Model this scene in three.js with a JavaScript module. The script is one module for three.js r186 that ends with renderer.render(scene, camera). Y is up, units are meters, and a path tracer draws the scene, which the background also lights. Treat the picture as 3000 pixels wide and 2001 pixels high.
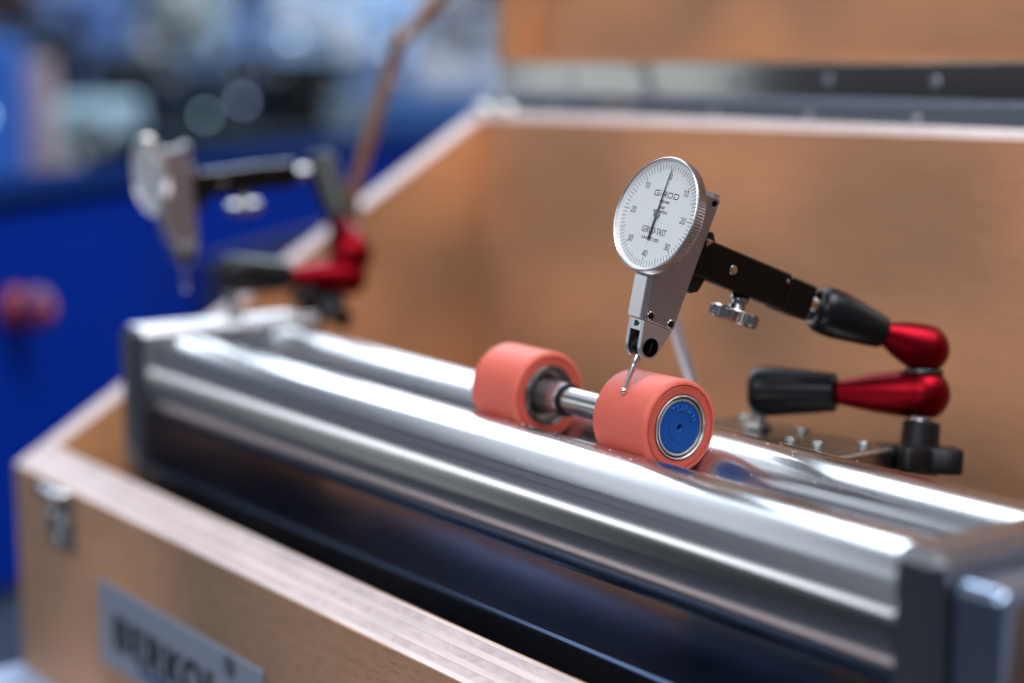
import * as THREE from 'three';
import { RoundedBoxGeometry } from 'three/addons/geometries/RoundedBoxGeometry.js';
import { ConvexGeometry } from 'three/addons/geometries/ConvexGeometry.js';
import { TextGeometry } from 'three/addons/geometries/TextGeometry.js';
import { FontLoader } from 'three/addons/loaders/FontLoader.js';
import { mergeGeometries, mergeVertices, toCreasedNormals } from 'three/addons/utils/BufferGeometryUtils.js';
import { RectAreaLightUniformsLib } from 'three/addons/lights/RectAreaLightUniformsLib.js';

// ------------------------------------------------------------------ camera, light, exposure
// Everything below is measured in millimetres from the centre of the front roller's blue cap; K turns it into metres.
const K = 0.001;
const scene = new THREE.Scene();
const camera = new THREE.PerspectiveCamera(21.78, 1024 / 683, 0.02, 60);
camera.position.set(0.4523, 0.12322, 0.40053);
camera.lookAt(0.4523 - 0.79948, 0.12322 - 0.15308, 0.40053 - 0.58086);
camera.focus = 0.605;
camera.userData.fStop = 3.2;
scene.add(camera);
const renderer = new THREE.WebGLRenderer({ antialias: true });
renderer.setSize(1024, 683);
renderer.toneMapping = THREE.LinearToneMapping;
renderer.toneMappingExposure = 1.0;
renderer.shadowMap.enabled = true;
RectAreaLightUniformsLib.init();
scene.background = new THREE.Color().setRGB(0.12, 0.14, 0.18);

// ------------------------------------------------------------------ helpers
let seed = 7;
const rnd = () => { seed = (seed + 0x6d2b79f5) | 0; let t = Math.imul(seed ^ (seed >>> 15), 1 | seed); t = (t + Math.imul(t ^ (t >>> 7), 61 | t)) ^ t; return ((t ^ (t >>> 14)) >>> 0) / 4294967296; };
const V = (x, y, z) => new THREE.Vector3(x, y, z);
const taken = {};
const numbered = (n) => { const k = taken[n] = (taken[n] ?? -1) + 1; return k ? n + '_' + String(k).padStart(3, '0') : n; };
const bases = new WeakMap();
const baseOf = (o) => { while (o) { if (bases.has(o)) return bases.get(o); o = o.parent; } return V(0, 0, 0); };
function tag(o, label, category, group) { if (label) o.userData.label = label; if (category) o.userData.category = category; if (group) o.userData.group = group; return o; }
function thing(name, label, category, base = [0, 0, 0], group) {
  const o = new THREE.Group(); o.name = numbered(name); scene.add(o);
  o.position.set(base[0] * K, base[1] * K, base[2] * K); bases.set(o, V(...base));
  return tag(o, label, category, group);
}
function part(name, geo, mat, parent, label) {
  const g = Array.isArray(geo) ? join(geo) : geo, b = baseOf(parent);
  g.translate(-b.x, -b.y, -b.z); g.scale(K, K, K);
  const m = new THREE.Mesh(g, mat); m.name = name; m.castShadow = m.receiveShadow = true; parent.add(m);
  if (label) m.userData.label = label;
  return m;
}
function holder(name, parent) { const g = new THREE.Group(); g.name = name; parent.add(g); return g; }
function join(list) {
  const l = list.map((g) => { const c = g.index ? g.toNonIndexed() : g; for (const k of Object.keys(c.attributes)) if (!['position', 'normal', 'uv'].includes(k)) c.deleteAttribute(k); if (!c.attributes.uv) c.setAttribute('uv', new THREE.BufferAttribute(new Float32Array(c.attributes.position.count * 2), 2)); return c; });
  return mergeGeometries(l);
}
// box-mapped uv in units of `size` millimetres; grain 'x' | 'y' | 'z' names the axis that u follows
function boxUV(g, size = 250, grain = 'x', ou = 0, ov = 0) {
  if (g.index) g = g.toNonIndexed();
  g.computeVertexNormals();
  const p = g.attributes.position, n = g.attributes.normal, uv = new Float32Array(p.count * 2), ax = { x: 0, y: 1, z: 2 }[grain];
  for (let i = 0; i < p.count; i++) {
    const c = [p.getX(i), p.getY(i), p.getZ(i)], a = [Math.abs(n.getX(i)), Math.abs(n.getY(i)), Math.abs(n.getZ(i))];
    let d = a.indexOf(Math.max(...a)), rest = [0, 1, 2].filter((k) => k !== d);
    if (rest[1] === ax) rest.reverse();
    uv[2 * i] = c[rest[0]] / size + ou; uv[2 * i + 1] = c[rest[1]] / size + ov;
  }
  g.setAttribute('uv', new THREE.BufferAttribute(uv, 2));
  return g;
}
const box = (x0, x1, y0, y1, z0, z1) => { const g = new THREE.BoxGeometry(x1 - x0, y1 - y0, z1 - z0); g.translate((x0 + x1) / 2, (y0 + y1) / 2, (z0 + z1) / 2); return g; };
const rbox = (x0, x1, y0, y1, z0, z1, r = 1, s = 3) => { const g = new RoundedBoxGeometry(x1 - x0, y1 - y0, z1 - z0, s, r); g.translate((x0 + x1) / 2, (y0 + y1) / 2, (z0 + z1) / 2); return g; };
function cbox(x0, x1, y0, y1, z0, z1, c) {                          // box with flat chamfers
  const pts = [], mx = [x0, x1], my = [y0, y1], mz = [z0, z1], s = [1, -1];
  for (let i = 0; i < 2; i++) for (let j = 0; j < 2; j++) for (let k = 0; k < 2; k++) {
    pts.push(V(mx[i] + s[i] * c, my[j] + s[j] * c, mz[k]), V(mx[i] + s[i] * c, my[j], mz[k] + s[k] * c), V(mx[i], my[j] + s[j] * c, mz[k] + s[k] * c));
  }
  return new ConvexGeometry(pts);
}
const convex = (pts) => new ConvexGeometry(pts.map((p) => V(...p)));
// profile [[x, y], ...] in the x-y plane, prism along z
function prism(pts, z0, z1, bevel = 0, holes = []) {
  const s = new THREE.Shape(pts.map((p) => new THREE.Vector2(...p)));
  for (const h of holes) s.holes.push(h);
  const g = new THREE.ExtrudeGeometry(s, { depth: z1 - z0 - 2 * bevel, bevelEnabled: bevel > 0, bevelThickness: bevel, bevelSize: bevel, bevelOffset: -bevel, bevelSegments: 2, curveSegments: 24 });
  g.translate(0, 0, z0 + bevel); return g;
}
const toX = (g) => g.rotateZ(-Math.PI / 2);                          // lathe axis y -> x
const lathe = (pr, n = 64) => new THREE.LatheGeometry(pr.map((p) => new THREE.Vector2(...p)), n);   // [radius, along]
// lathe from a towards b; profile [[along, radius], ...]
function between(a, b, profile, n = 48) {
  const g = lathe(profile.map(([t, r]) => [r, t]), n), q = new THREE.Quaternion().setFromUnitVectors(V(0, 1, 0), b.clone().sub(a).normalize());
  g.applyQuaternion(q); g.translate(a.x, a.y, a.z); return g;
}
const rod = (a, b, r, n = 32) => { const L = a.distanceTo(b), c = Math.min(r * 0.18, L * 0.2); return between(a, b, [[0, 0], [0, r - c], [c, r], [L - c, r], [L, r - c], [L, 0]], n); };
const ball = (c, r, n = 32) => { const g = new THREE.SphereGeometry(r, n, n >> 1); g.translate(c.x, c.y, c.z); return g; };
const soft = (g, a = 0.6) => toCreasedNormals(g, a);

// ------------------------------------------------------------------ textures
const hash = (x, y, s) => { let h = Math.imul(x, 374761393) ^ Math.imul(y, 668265263) ^ Math.imul(s, 1274126177); h = Math.imul(h ^ (h >>> 13), 1274126177); return ((h ^ (h >>> 16)) >>> 0) / 4294967296; };
function noise(x, y, px, py, s) {                                     // periodic value noise
  const xi = Math.floor(x), yi = Math.floor(y), fx = x - xi, fy = y - yi, u = fx * fx * (3 - 2 * fx), w = fy * fy * (3 - 2 * fy), m = (a, n) => ((a % n) + n) % n;
  const h = (a, b) => hash(m(a, px), m(b, py), s);
  return (h(xi, yi) * (1 - u) + h(xi + 1, yi) * u) * (1 - w) + (h(xi, yi + 1) * (1 - u) + h(xi + 1, yi + 1) * u) * w;
}
function tex(w, h, f, srgb = true, repeat = 1) {
  const d = new Uint8Array(w * h * 4);
  for (let y = 0; y < h; y++) for (let x = 0; x < w; x++) { const c = f(x / w, y / h, x, y), i = (y * w + x) * 4; d[i] = Math.max(0, Math.min(255, c[0])); d[i + 1] = Math.max(0, Math.min(255, c[1])); d[i + 2] = Math.max(0, Math.min(255, c[2])); d[i + 3] = 255; }
  const t = new THREE.DataTexture(d, w, h); t.wrapS = t.wrapT = THREE.RepeatWrapping; t.magFilter = THREE.LinearFilter; t.minFilter = THREE.LinearMipmapLinearFilter; t.generateMipmaps = true;
  if (srgb) t.colorSpace = THREE.SRGBColorSpace; t.repeat.set(repeat, repeat); t.needsUpdate = true; return t;
}
// beech veneer, one tile is 250 mm: short dark rays along u, soft figure
function beech(r, g, b, dash, sd) {
  const N = 1024, d = new Float32Array(N * N).fill(0);
  let s = sd; const q = () => hash(s++, 11, sd);
  for (let i = 0; i < 9000; i++) {
    const x = q() * N, y = q() * N, L = 6 + q() * 22, a = 0.25 + q() * 0.75, th = q() < 0.3 ? 2 : 1;
    for (let k = 0; k < L; k++) for (let t = 0; t < th; t++) { const xx = Math.floor(x + k) % N, yy = Math.floor(y + t + k * 0.03) % N; d[yy * N + xx] = Math.max(d[yy * N + xx], a * Math.sin(Math.PI * (k + 0.5) / L)); }
  }
  return tex(N, N, (u, v, x, y) => {
    const warp = noise(u * 3, v * 3, 3, 3, sd + 1) * 0.5, fig = noise(u * 2 + warp, v * 5 + warp * 4, 2, 5, sd + 2), fine = noise(u * 16, v * 200, 16, 200, sd + 3), cloud = noise(u * 4, v * 4, 4, 4, sd + 4);
    const k = 0.92 + 0.17 * (fig - 0.5) + 0.06 * (fine - 0.5) + 0.22 * (cloud - 0.5) - dash * d[y * N + x];
    const warmth = (fig - 0.5) * 16 + (cloud - 0.5) * 14;
    return [r * k + warmth * 0.4, g * k - warmth * 0.25, b * k - warmth * 0.7];
  });
}
const veneer = beech(208, 172, 146, 0.26, 101), veneerWarm = beech(208, 165, 132, 0.12, 303);
const plyLong = tex(512, 512, (u, v) => { const k = 0.93 + 0.12 * (noise(u * 10, v * 120, 10, 120, 5) - 0.5) + 0.06 * (noise(u * 5, v * 5, 5, 5, 6) - 0.5); return [240 * k, 226 * k, 222 * k]; });
const plyEnd = tex(1024, 512, (u, v) => { const a = noise(u * 180 + noise(u * 20, v * 30, 20, 30, 9) * 6, v * 60, 180, 60, 8), b = noise(u * 9, v * 9, 9, 9, 10), k = 0.92 + 0.11 * (a - 0.5) + 0.08 * (b - 0.5); return [224 * k, 209 * k, 209 * k]; });
const grindRough = tex(512, 512, (u, v) => { const a = noise(u * 220, v * 3, 220, 3, 21), b = noise(u * 12, v * 6, 12, 6, 22), k = 90 + 70 * a + 50 * b; return [k, k, k]; }, false);
const grit = tex(256, 256, (u, v) => { const k = 128 + 120 * (noise(u * 100, v * 100, 100, 100, 31) - 0.5) + 90 * (noise(u * 30, v * 30, 30, 30, 32) - 0.5); return [k, k, k]; }, false);
const smudge = tex(512, 512, (u, v) => { const k = 120 + 40 * noise(u * 5, v * 5, 5, 5, 41) + 12 * noise(u * 40, v * 40, 40, 40, 42); return [k, k, k]; }, false);
const rubberTone = tex(256, 256, (u, v) => { const k = 236 + 12 * (noise(u * 9, v * 3, 9, 3, 51) - 0.5) + 10 * (noise(u * 120, v * 40, 120, 40, 52) - 0.5); return [k, k * 0.99, k * 0.98]; });
const rt = (t, a, b = a) => { const c = t.clone(); c.repeat.set(a, b); c.needsUpdate = true; return c; };

// ------------------------------------------------------------------ materials
const rgb = (r, g, b) => new THREE.Color().setRGB(r, g, b);
const std = (c, rough, metal = 0, o = {}) => new THREE.MeshStandardMaterial({ color: rgb(...c), roughness: rough, metalness: metal, ...o });
const phy = (c, rough, metal = 0, o = {}) => new THREE.MeshPhysicalMaterial({ color: rgb(...c), roughness: rough, metalness: metal, ...o });
const M = {
  veneer: std([0.74, 0.64, 0.56], 0.55, 0, { map: veneer }), veneerInside: std([1, 0.81, 0.67], 0.55, 0, { map: veneerWarm }), veneerLid: std([1, 0.76, 0.57], 0.5, 0, { map: veneerWarm }),  // veneerLid: warm light bounced onto the lid is put into its tint
  plyLong: std([0.95, 0.92, 0.92], 0.6, 0, { map: plyLong }), plyEnd: std([0.93, 0.89, 0.9], 0.65, 0, { map: plyEnd }),
  rodSteel: phy([0.58, 0.58, 0.595], 0.34, 1, { roughnessMap: rt(grindRough, 40, 2), anisotropy: 0.75, anisotropyRotation: Math.PI / 2 }),
  steel: std([0.58, 0.58, 0.58], 0.22, 1), chrome: std([0.68, 0.68, 0.68], 0.09, 1), ground: std([0.5, 0.48, 0.47], 0.34, 1, { bumpMap: rt(grit, 6), bumpScale: 0.00003 }),
  plate: std([0.42, 0.41, 0.43], 0.24, 1), satin: std([0.37, 0.345, 0.375], 0.44, 1, { bumpMap: rt(grit, 3), bumpScale: 0.00002 }), satinBright: std([0.68, 0.69, 0.72], 0.36, 1),
  base: std([0.14, 0.2, 0.33], 0.34, 1, { roughnessMap: rt(smudge, 2) }),
  rubber: phy([0.8, 0.15, 0.105], 0.56, 0, { map: rubberTone, bumpMap: rt(grit, 8), bumpScale: 0.00004 }),
  rubberFace: phy([0.72, 0.105, 0.072], 0.6, 0, { map: rubberTone, bumpMap: rt(grit, 5), bumpScale: 0.00009 }),
  bluePlastic: phy([0.0005, 0.056, 0.28], 0.42, 0, { specularIntensity: 0.35 }), blackGroove: std([0.01, 0.01, 0.011], 0.5),
  blackOxide: phy([0.003, 0.0025, 0.0025], 0.4, 0, { specularIntensity: 0.35, bumpMap: rt(grit, 4), bumpScale: 0.00002 }), blackGloss: phy([0.004, 0.005, 0.007], 0.32, 0, { specularIntensity: 0.5, bumpMap: rt(grit, 2), bumpScale: 0.000008 }),
  blackPlastic: phy([0.005, 0.005, 0.007], 0.42, 0, { specularIntensity: 0.7 }), redAnodised: std([0.2, 0.004, 0.01], 0.4, 1),
  bronze: std([0.36, 0.21, 0.1], 0.38, 0.85), hole: std([0.004, 0.004, 0.004], 0.8),
  plaque: std([0.27, 0.31, 0.4], 0.45, 0.3), ink: std([0.008, 0.009, 0.014], 0.5), inkBlue: std([0.01, 0.03, 0.12], 0.5), greenPaint: phy([0.002, 0.045, 0.022], 0.25),
  dialRim: std([0.72, 0.74, 0.78], 0.28, 1), knurl: std([0.56, 0.53, 0.52], 0.34, 1), navy: std([0.012, 0.016, 0.035], 0.4), whitePaint: std([0.78, 0.78, 0.78], 0.5),
  pane: phy([1, 1, 1], 0, 0, { transmission: 1, thickness: 0, ior: 1.45 }), lint: std([0.75, 0.75, 0.78], 0.8),
};

// ------------------------------------------------------------------ lamps
function lamp(label, centre, target, w, h, colour, power, glow, group) {
  const o = thing('ceiling_lamp', label, 'lamp', centre, group);
  const g = new THREE.Group(); o.add(g);
  o.remove(g);
  o.lookAt(V(...target).multiplyScalar(K)); bases.set(o, V(0, 0, 0));
  const d = part('diffuser', box(-w / 2, w / 2, -h / 2, h / 2, -12, -2), new THREE.MeshStandardMaterial({ color: 0xffffff, emissive: rgb(...colour), emissiveIntensity: glow }), o); d.castShadow = false;
  part('housing', box(-w / 2 - 25, w / 2 + 25, -h / 2 - 25, h / 2 + 25, -80, -14), std([0.6, 0.6, 0.6], 0.5), o);
  const l = new THREE.RectAreaLight(rgb(...colour), power, w * K, h * K); l.name = 'lamp_light'; o.add(l); l.lookAt(V(...target).multiplyScalar(K)); l.position.set(0, 0, 0); l.rotation.set(0, Math.PI, 0);
  return o;
}
lamp('large square ceiling lamp over the left of the case', [-2600, 2300, -1560], [-100, 0, 0], 2700, 1900, [0.76, 0.88, 1], 6.5, 2);
lamp('broad fill lamp added over the right end of the bench', [900, 2350, -350], [0, 0, 0], 2000, 1300, [0.93, 0.96, 1], 7.5, 2);  // unseen lamp added to brighten the rim tops
lamp('wide fill lamp added in front of the bench', [500, 1900, 2400], [-80, 0, -100], 2400, 1200, [0.95, 0.97, 1], 4.4, 2);  // unseen lamp added to light the wood inside the case
lamp('distant low hall lamp at the front left', [-5200, 900, 4300], [-100, 0, 0], 3600, 700, [0.97, 0.98, 1], 1.45, 1);
lamp('dim long fill lamp added beside the large square one', [-2700, 2400, 250], [-100, 0, 0], 2800, 900, [0.82, 0.9, 1], 0.42, 0.35);  // unseen panel added to soften the edge of the roller highlight

function lampWindow(label, c, w, h, colour, power, glow) {
  const o = thing('hall_window', label, 'window', c); o.rotation.y = Math.atan2(0.809, 0.588); bases.set(o, V(0, 0, 0));
  for (let i = 0; i < 4; i++) { const x0 = -w / 2 + i * w / 4, d = part('window_pane', box(x0 + 30, x0 + w / 4 - 30, -h / 2 + 30, h / 2 - 30, -6, 0), new THREE.MeshStandardMaterial({ color: 0xffffff, emissive: rgb(...colour), emissiveIntensity: glow }), o); d.castShadow = false; }
  for (let i = 0; i <= 4; i++) part('mullion', box(-w / 2 + i * w / 4 - 29, -w / 2 + i * w / 4 + 29, -h / 2, h / 2, -20, 10), std([0.5, 0.5, 0.5], 0.5), o);
  const l = new THREE.RectAreaLight(rgb(...colour), power, w * K, h * K); l.name = 'window_light'; l.position.set(0, 0, 0.012); l.rotation.y = Math.PI; o.add(l);
  return o;
}

// unseen ducts added above the bench so the rollers mirror faint streaks
for (const [y, z, r, l] of [[3000, 1500, 160, 'wide'], [3300, 2600, 110, 'middle'], [2700, 3600, 70, 'thin']]) { const o = thing('added_duct', l + ' grey duct added above the front of the bench for streaks in the rollers', 'duct', [-3000, y, z]); part('pipe', toX(lathe([[0, -9000], [r, -9000], [r, 2500], [0, 2500]], 32)).translate(0, y, z), std([0.1, 0.11, 0.13], 0.5), o); for (let x = -8500; x < 2400; x += 1500) part('clamp', toX(lathe([[r, x], [r + 14, x], [r + 14, x + 60], [r, x + 60]], 32)).translate(0, y, z), std([0.2, 0.2, 0.21], 0.5), o); }

// ------------------------------------------------------------------ the surroundings
const floor = new THREE.Mesh(new THREE.PlaneGeometry(60, 60).rotateX(-Math.PI / 2), std([0.035, 0.04, 0.055], 0.6)); floor.name = 'floor'; floor.position.y = -1.05; floor.receiveShadow = true; floor.userData.kind = 'structure'; scene.add(floor);
const bench = thing('workbench', 'pale blue grey workbench that carries the wooden case', 'workbench', [0, -1050, 0]);
part('bench_top', rbox(-442, 700, -232, -192.5, -420, 112, 3), std([0.42, 0.52, 0.72], 0.4), bench);
for (const [x, z] of [[-400, 70], [650, 70], [-400, -370], [650, -370]]) part('leg', rbox(x - 25, x + 25, -1050, -232, z - 25, z + 25, 3), std([0.2, 0.22, 0.26], 0.5), bench);

// bright hall windows high on the far wall
{
  const c = [452.3 - 809 * 5.05, 1500, 400.5 - 588 * 5.05], w = lampWindow('row of tall bright hall windows high on the far wall', c, 5200, 1700, [0.8, 0.9, 1], 3.2, 1.2);
}
// unseen low cabinets added at the front left for the hinge leaf to mirror
function lowCabinet(label, x, z, yaw, w, body, door) {
  const o = thing('added_cabinet', label, 'cabinet', [x, -1050, z]); o.rotation.y = yaw; bases.set(o, V(0, 0, 0));
  part('body', rbox(-w / 2, w / 2, 0, 1270, -450, 0, 6), std(body, 0.5), o);
  const n = Math.max(1, Math.round(w / 260));
  for (let k = 0; k < n; k++) { const c = -w / 2 + (k + 0.5) * w / n; part('door', rbox(c - w / n / 2 + 6, c + w / n / 2 - 6, 60, 1250, 0.5, 14, 3), std(door, 0.45), o); part('handle', rod(V(c + w / n * 0.34, 800, 26), V(c + w / n * 0.34, 920, 26), 7), M.steel, o); }
}
lowCabinet('pale cream low cabinet added at the front left for the hinge reflection', -2840, 1860, 2.25, 560, [0.75, 0.73, 0.66], [0.8, 0.78, 0.7]);
lowCabinet('black low cabinet added beside the cream one to darken the hinge reflection', -2290, 2290, 2.25, 760, [0.015, 0.015, 0.018], [0.02, 0.02, 0.024]);

// blue machine: its long face runs away from the camera
{
  const a = Math.atan2(683.7, -588.9);
  const m = thing('machine', 'deep blue machine cabinet with red stop button at the left', 'machine', [-722, -1050, -25]);
  m.rotation.y = a; bases.set(m, V(0, 0, 0));
  const blue = phy([0.0001, 0.028, 0.34], 0.7, 0, { specularIntensity: 0.05 }), grey = phy([0.004, 0.014, 0.07], 1, 0, { specularIntensity: 0 });
  // local x runs along the face away from the camera, local z points out of the face
  part('side_panel', rbox(-100, 1400, 815, 1076, -130, 0, 6), blue, m);
  part('plinth', rbox(-100, 1400, 0, 812, -120, -12, 6), std([0.1, 0.14, 0.24], 0.5), m);
  part('machine_top', rbox(-104, 1410, 1077.5, 1084, -134, 4, 2), grey, m);
  part('dark_tone_panel', rbox(330, 900, 850, 1010, 0.5, 7, 3), std([0.0004, 0.004, 0.07], 0.6), m);  // added sheet: dark reflective area of the face put into colour
  for (const x of [-40, 250, 960]) part('door_seam', box(x, x + 3, 820, 1070, -4, 1.2), std([0.001, 0.006, 0.05], 0.6), m);
  part('seam', box(296, 298, 820, 1072, -4, 1.5), std([0.001, 0.006, 0.05], 0.6), m);
  const zb = between(V(8, 1009, -2), V(8, 1009, 40), [[0, 0], [0, 15], [7, 15], [8, 11], [14, 11]], 40);
  const collar = part('button_collar', zb, std([0.3, 0.03, 0.05], 0.5), m);
  const head = part('stop_button', between(V(8, 1009, 12), V(8, 1009, 40), [[0, 0], [0, 13], [5, 16], [10, 15], [15, 12], [18, 7], [19.5, 0]], 40), phy([0.13, 0.015, 0.08], 0.5), m);
  part('button_mark', between(V(8, 1009, 26), V(8, 1009, 40), [[0, 0], [0, 9.5], [3, 8], [5.2, 4.5], [6.2, 0]], 24), std([0.5, 0.1, 0.07], 0.5), head);
}
// blurred machinery behind: boxes with lids, recesses and rails, facing the camera
const faceYaw = Math.atan2(0.809, 0.588);
function housing(name, label, cat, D, x0, x1, y0, y1, colour, extra, group) {
  // x / y are offsets in mm across the view at distance D from the camera, measured from the level line of sight
  const c = V(452.3, 123.2, 400.5).add(V(-0.809, 0, -0.588).multiplyScalar(D)).add(V(0.588, 0, -0.809).multiplyScalar((x0 + x1) / 2));
  const o = thing(name, label, cat, [c.x, 123.2 + y0, c.z], group); o.rotation.y = faceYaw; bases.set(o, V(0, 0, 0));
  const w = x1 - x0, h = y1 - y0, d = Math.max(60, Math.min(w, h) * 0.6), m = phy(colour, 0.7, 0, { specularIntensity: 0.2 });
  part('body', rbox(-w / 2, w / 2, 0, h, -d, 0, Math.min(12, h / 8, w / 8)), m, o);
  if (extra !== 'plain') {
    part('cover_panel', rbox(-w * 0.42, w * 0.42, h * 0.1, h * 0.9, 0.5, 8, 2), phy(colour.map((q) => q * 1.12), 0.7, 0, { specularIntensity: 0.2 }), o);
    for (const s of [-1, 1]) part('bolt', between(V(s * w * 0.38, h * 0.84, 7), V(s * w * 0.38, h * 0.84, 30), [[0, 0], [0, 5], [4, 5], [5, 3.5], [5, 0]], 16), M.steel, o);
    for (let k = 0; k < 9; k++) { const q = rnd() * 0.8 - 0.4, e = 0.12 + rnd() * 0.74, sw = w * (0.1 + rnd() * 0.16), sh = h * (0.08 + rnd() * 0.2), l = rnd() < 0.5 ? 0.08 : 2; part('fitting', rbox(q * w - sw / 2, q * w + sw / 2, e * h - sh / 2, e * h + sh / 2, 8.5, 20 + rnd() * 40, 4, 2), std(colour.map((v) => Math.min(0.8, v * l + 0.004)), 0.4), o); }
    if (extra === 'handle') part('handle', [rod(V(-w * 0.2, h * 0.45, 26), V(w * 0.2, h * 0.45, 26), 5), rod(V(-w * 0.18, h * 0.45, 4), V(-w * 0.18, h * 0.45, 27), 4), rod(V(w * 0.18, h * 0.45, 4), V(w * 0.18, h * 0.45, 27), 4)], M.steel, o);
  }
  return o;
}
// [name, label, category, distance, px box (in photo pixels / distance), colour]
const wall = new THREE.Mesh(new THREE.BoxGeometry(9, 5, 0.2), std([0.16, 0.26, 0.5], 0.7)); wall.name = 'wall'; wall.position.set(0.4523 - 0.809 * 5.2, 1.45, 0.4005 - 0.588 * 5.2); wall.rotation.y = faceYaw; wall.userData.kind = 'structure'; wall.receiveShadow = true; scene.add(wall);
const H = [
  ['machine_housing', 'pale grey green machine housing at the top behind the dial', 'machine', 3300, [430, 650, -90, 165], [0.42, 0.54, 0.6]],
  ['machine_housing', 'light blue machine cover beside the lid support arm', 'machine', 3700, [800, 1190, -120, 175], [0.5, 0.72, 1.0]],
  ['machine_housing', 'pale lavender machine cover between support arm and lid', 'machine', 3400, [1215, 1560, -160, 265], [0.7, 0.78, 0.95], 'handle'],
  ['machine_part', 'slate grey machine part above the blurred left dial', 'machine part', 3000, [255, 500, 150, 390], [0.04, 0.075, 0.15]],
  ['machine_part', 'dark grey gearbox block in the middle of the background', 'machine part', 2800, [480, 730, 200, 395], [0.035, 0.07, 0.13]],
  ['machine_part', 'black motor block left of the lid support arm', 'machine part', 2700, [790, 1000, 170, 470], [0.004, 0.012, 0.02]],
  ['machine_part', 'dark blue bracket below the light blue cover', 'machine part', 2900, [690, 810, 165, 400], [0.045, 0.07, 0.16]],
  ['machine_part', 'grey blue drive housing above the gearbox block', 'machine part', 3100, [640, 800, 70, 240], [0.16, 0.27, 0.5]],
  ['machine_part', 'long dark slide bed under the gearbox block', 'machine part', 2500, [300, 985, 385, 640], [0.03, 0.06, 0.1], 'plain'],
  ['machine_part', 'grey blue lower bed at the far left', 'machine part', 2450, [-300, 300, 530, 700], [0.05, 0.12, 0.42], 'plain'],
  ['machine_part', 'pale tray at the left end of the machine', 'machine part', 2600, [120, 385, 290, 545], [0.36, 0.52, 0.62]],
  ['machine_housing', 'mid blue machine cover at the upper left', 'machine', 3400, [140, 330, -60, 175], [0.14, 0.26, 0.6]],
  ['machine_part', 'navy motor block at the upper left', 'machine part', 2900, [95, 220, 90, 290], [0.012, 0.03, 0.1]],
  ['machine_part', 'bright blue column at the left edge of the frame', 'machine part', 2400, [-160, 40, 120, 640], [0.05, 0.19, 0.75], 'plain'],
  ['canister', 'beige canister standing behind the blue machine', 'canister', 2500, [48, 128, 175, 520], [0.48, 0.36, 0.34], 'plain'],
  ['storage_box', 'dark red box in the upper left corner', 'box', 3100, [-70, 85, -60, 62], [0.15, 0.035, 0.05]],
  ['storage_box', 'teal blue box below the dark red box', 'box', 3000, [20, 120, 62, 130], [0.005, 0.08, 0.2], 'plain'],
  ['machine_part', 'pale grey ledge right of the black motor block', 'machine part', 2600, [950, 1090, 280, 520], [0.2, 0.28, 0.36], 'plain'],
  ['machine_part', 'blue grey ledge behind the left corner of the case', 'machine part', 2700, [1080, 1420, 275, 520], [0.07, 0.18, 0.45], 'plain'],
];
for (const [n, l, c, D, [px0, px1, py0, py1], col, ex] of H) housing(n, l, c, D, (px0 - 1500) / 5262 * D, (px1 - 1500) / 5262 * D, -(py1 - 195) / 5262 * D, -(py0 - 195) / 5262 * D, col.map((v) => v * (col[1] > 0.3 ? 1.05 : col[1] > 0.12 ? 0.7 : 0.32)), ex);
for (const [label, D, px, py, r, e, col] of [  // emissive balls added to give the blurred background its bright discs
  ['small round glow added for a soft disc above the blurred left dial', 3000, 562, 247, 4.5, 15, [0.6, 0.8, 1]], ['faint blue glow added low on the far left machine', 2600, 180, 540, 4, 11, [0.35, 0.55, 1]],
  ['faint glow added beside the black motor block', 2900, 742, 290, 4, 4.5, [0.5, 0.6, 1]], ['white glow added on the support arm side of the machine', 3100, 1160, 150, 4, 4, [0.8, 0.9, 1]],
  ['pale glow added near the pale grey green machine housing', 3200, 330, 205, 4.5, 5, [0.6, 0.75, 1]], ['glow added on the light blue machine cover', 3550, 880, 110, 5, 5, [0.7, 0.85, 1]], ['blue glow added above the bright blue column', 2300, 40, 330, 4, 6, [0.3, 0.55, 1]],
  ['greenish glow added on the dark gearbox block', 2700, 640, 330, 3.5, 4, [0.4, 0.7, 0.8]],
]) {
  const x = (px - 1500) / 5262 * D, c = V(452.3, 123.2, 400.5).add(V(-0.809, 0, -0.588).multiplyScalar(D - 130)).add(V(0.588, 0, -0.809).multiplyScalar(x)), o = thing('added_glow', label, 'signal light', [c.x, 123.2 - (py - 195) / 5262 * D, c.z]); o.rotation.y = faceYaw; bases.set(o, V(0, 0, 0));
  part('glow_ball', ball(V(0, 0, 0), r, 20), new THREE.MeshStandardMaterial({ color: 0xffffff, emissive: rgb(...col), emissiveIntensity: e }), o); part('base_ring', between(V(0, 0, -8), V(0, 0, 0), [[0, 0], [0, r * 1.5], [6, r * 1.5], [6, r]], 20), M.blackPlastic, o);
}

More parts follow.
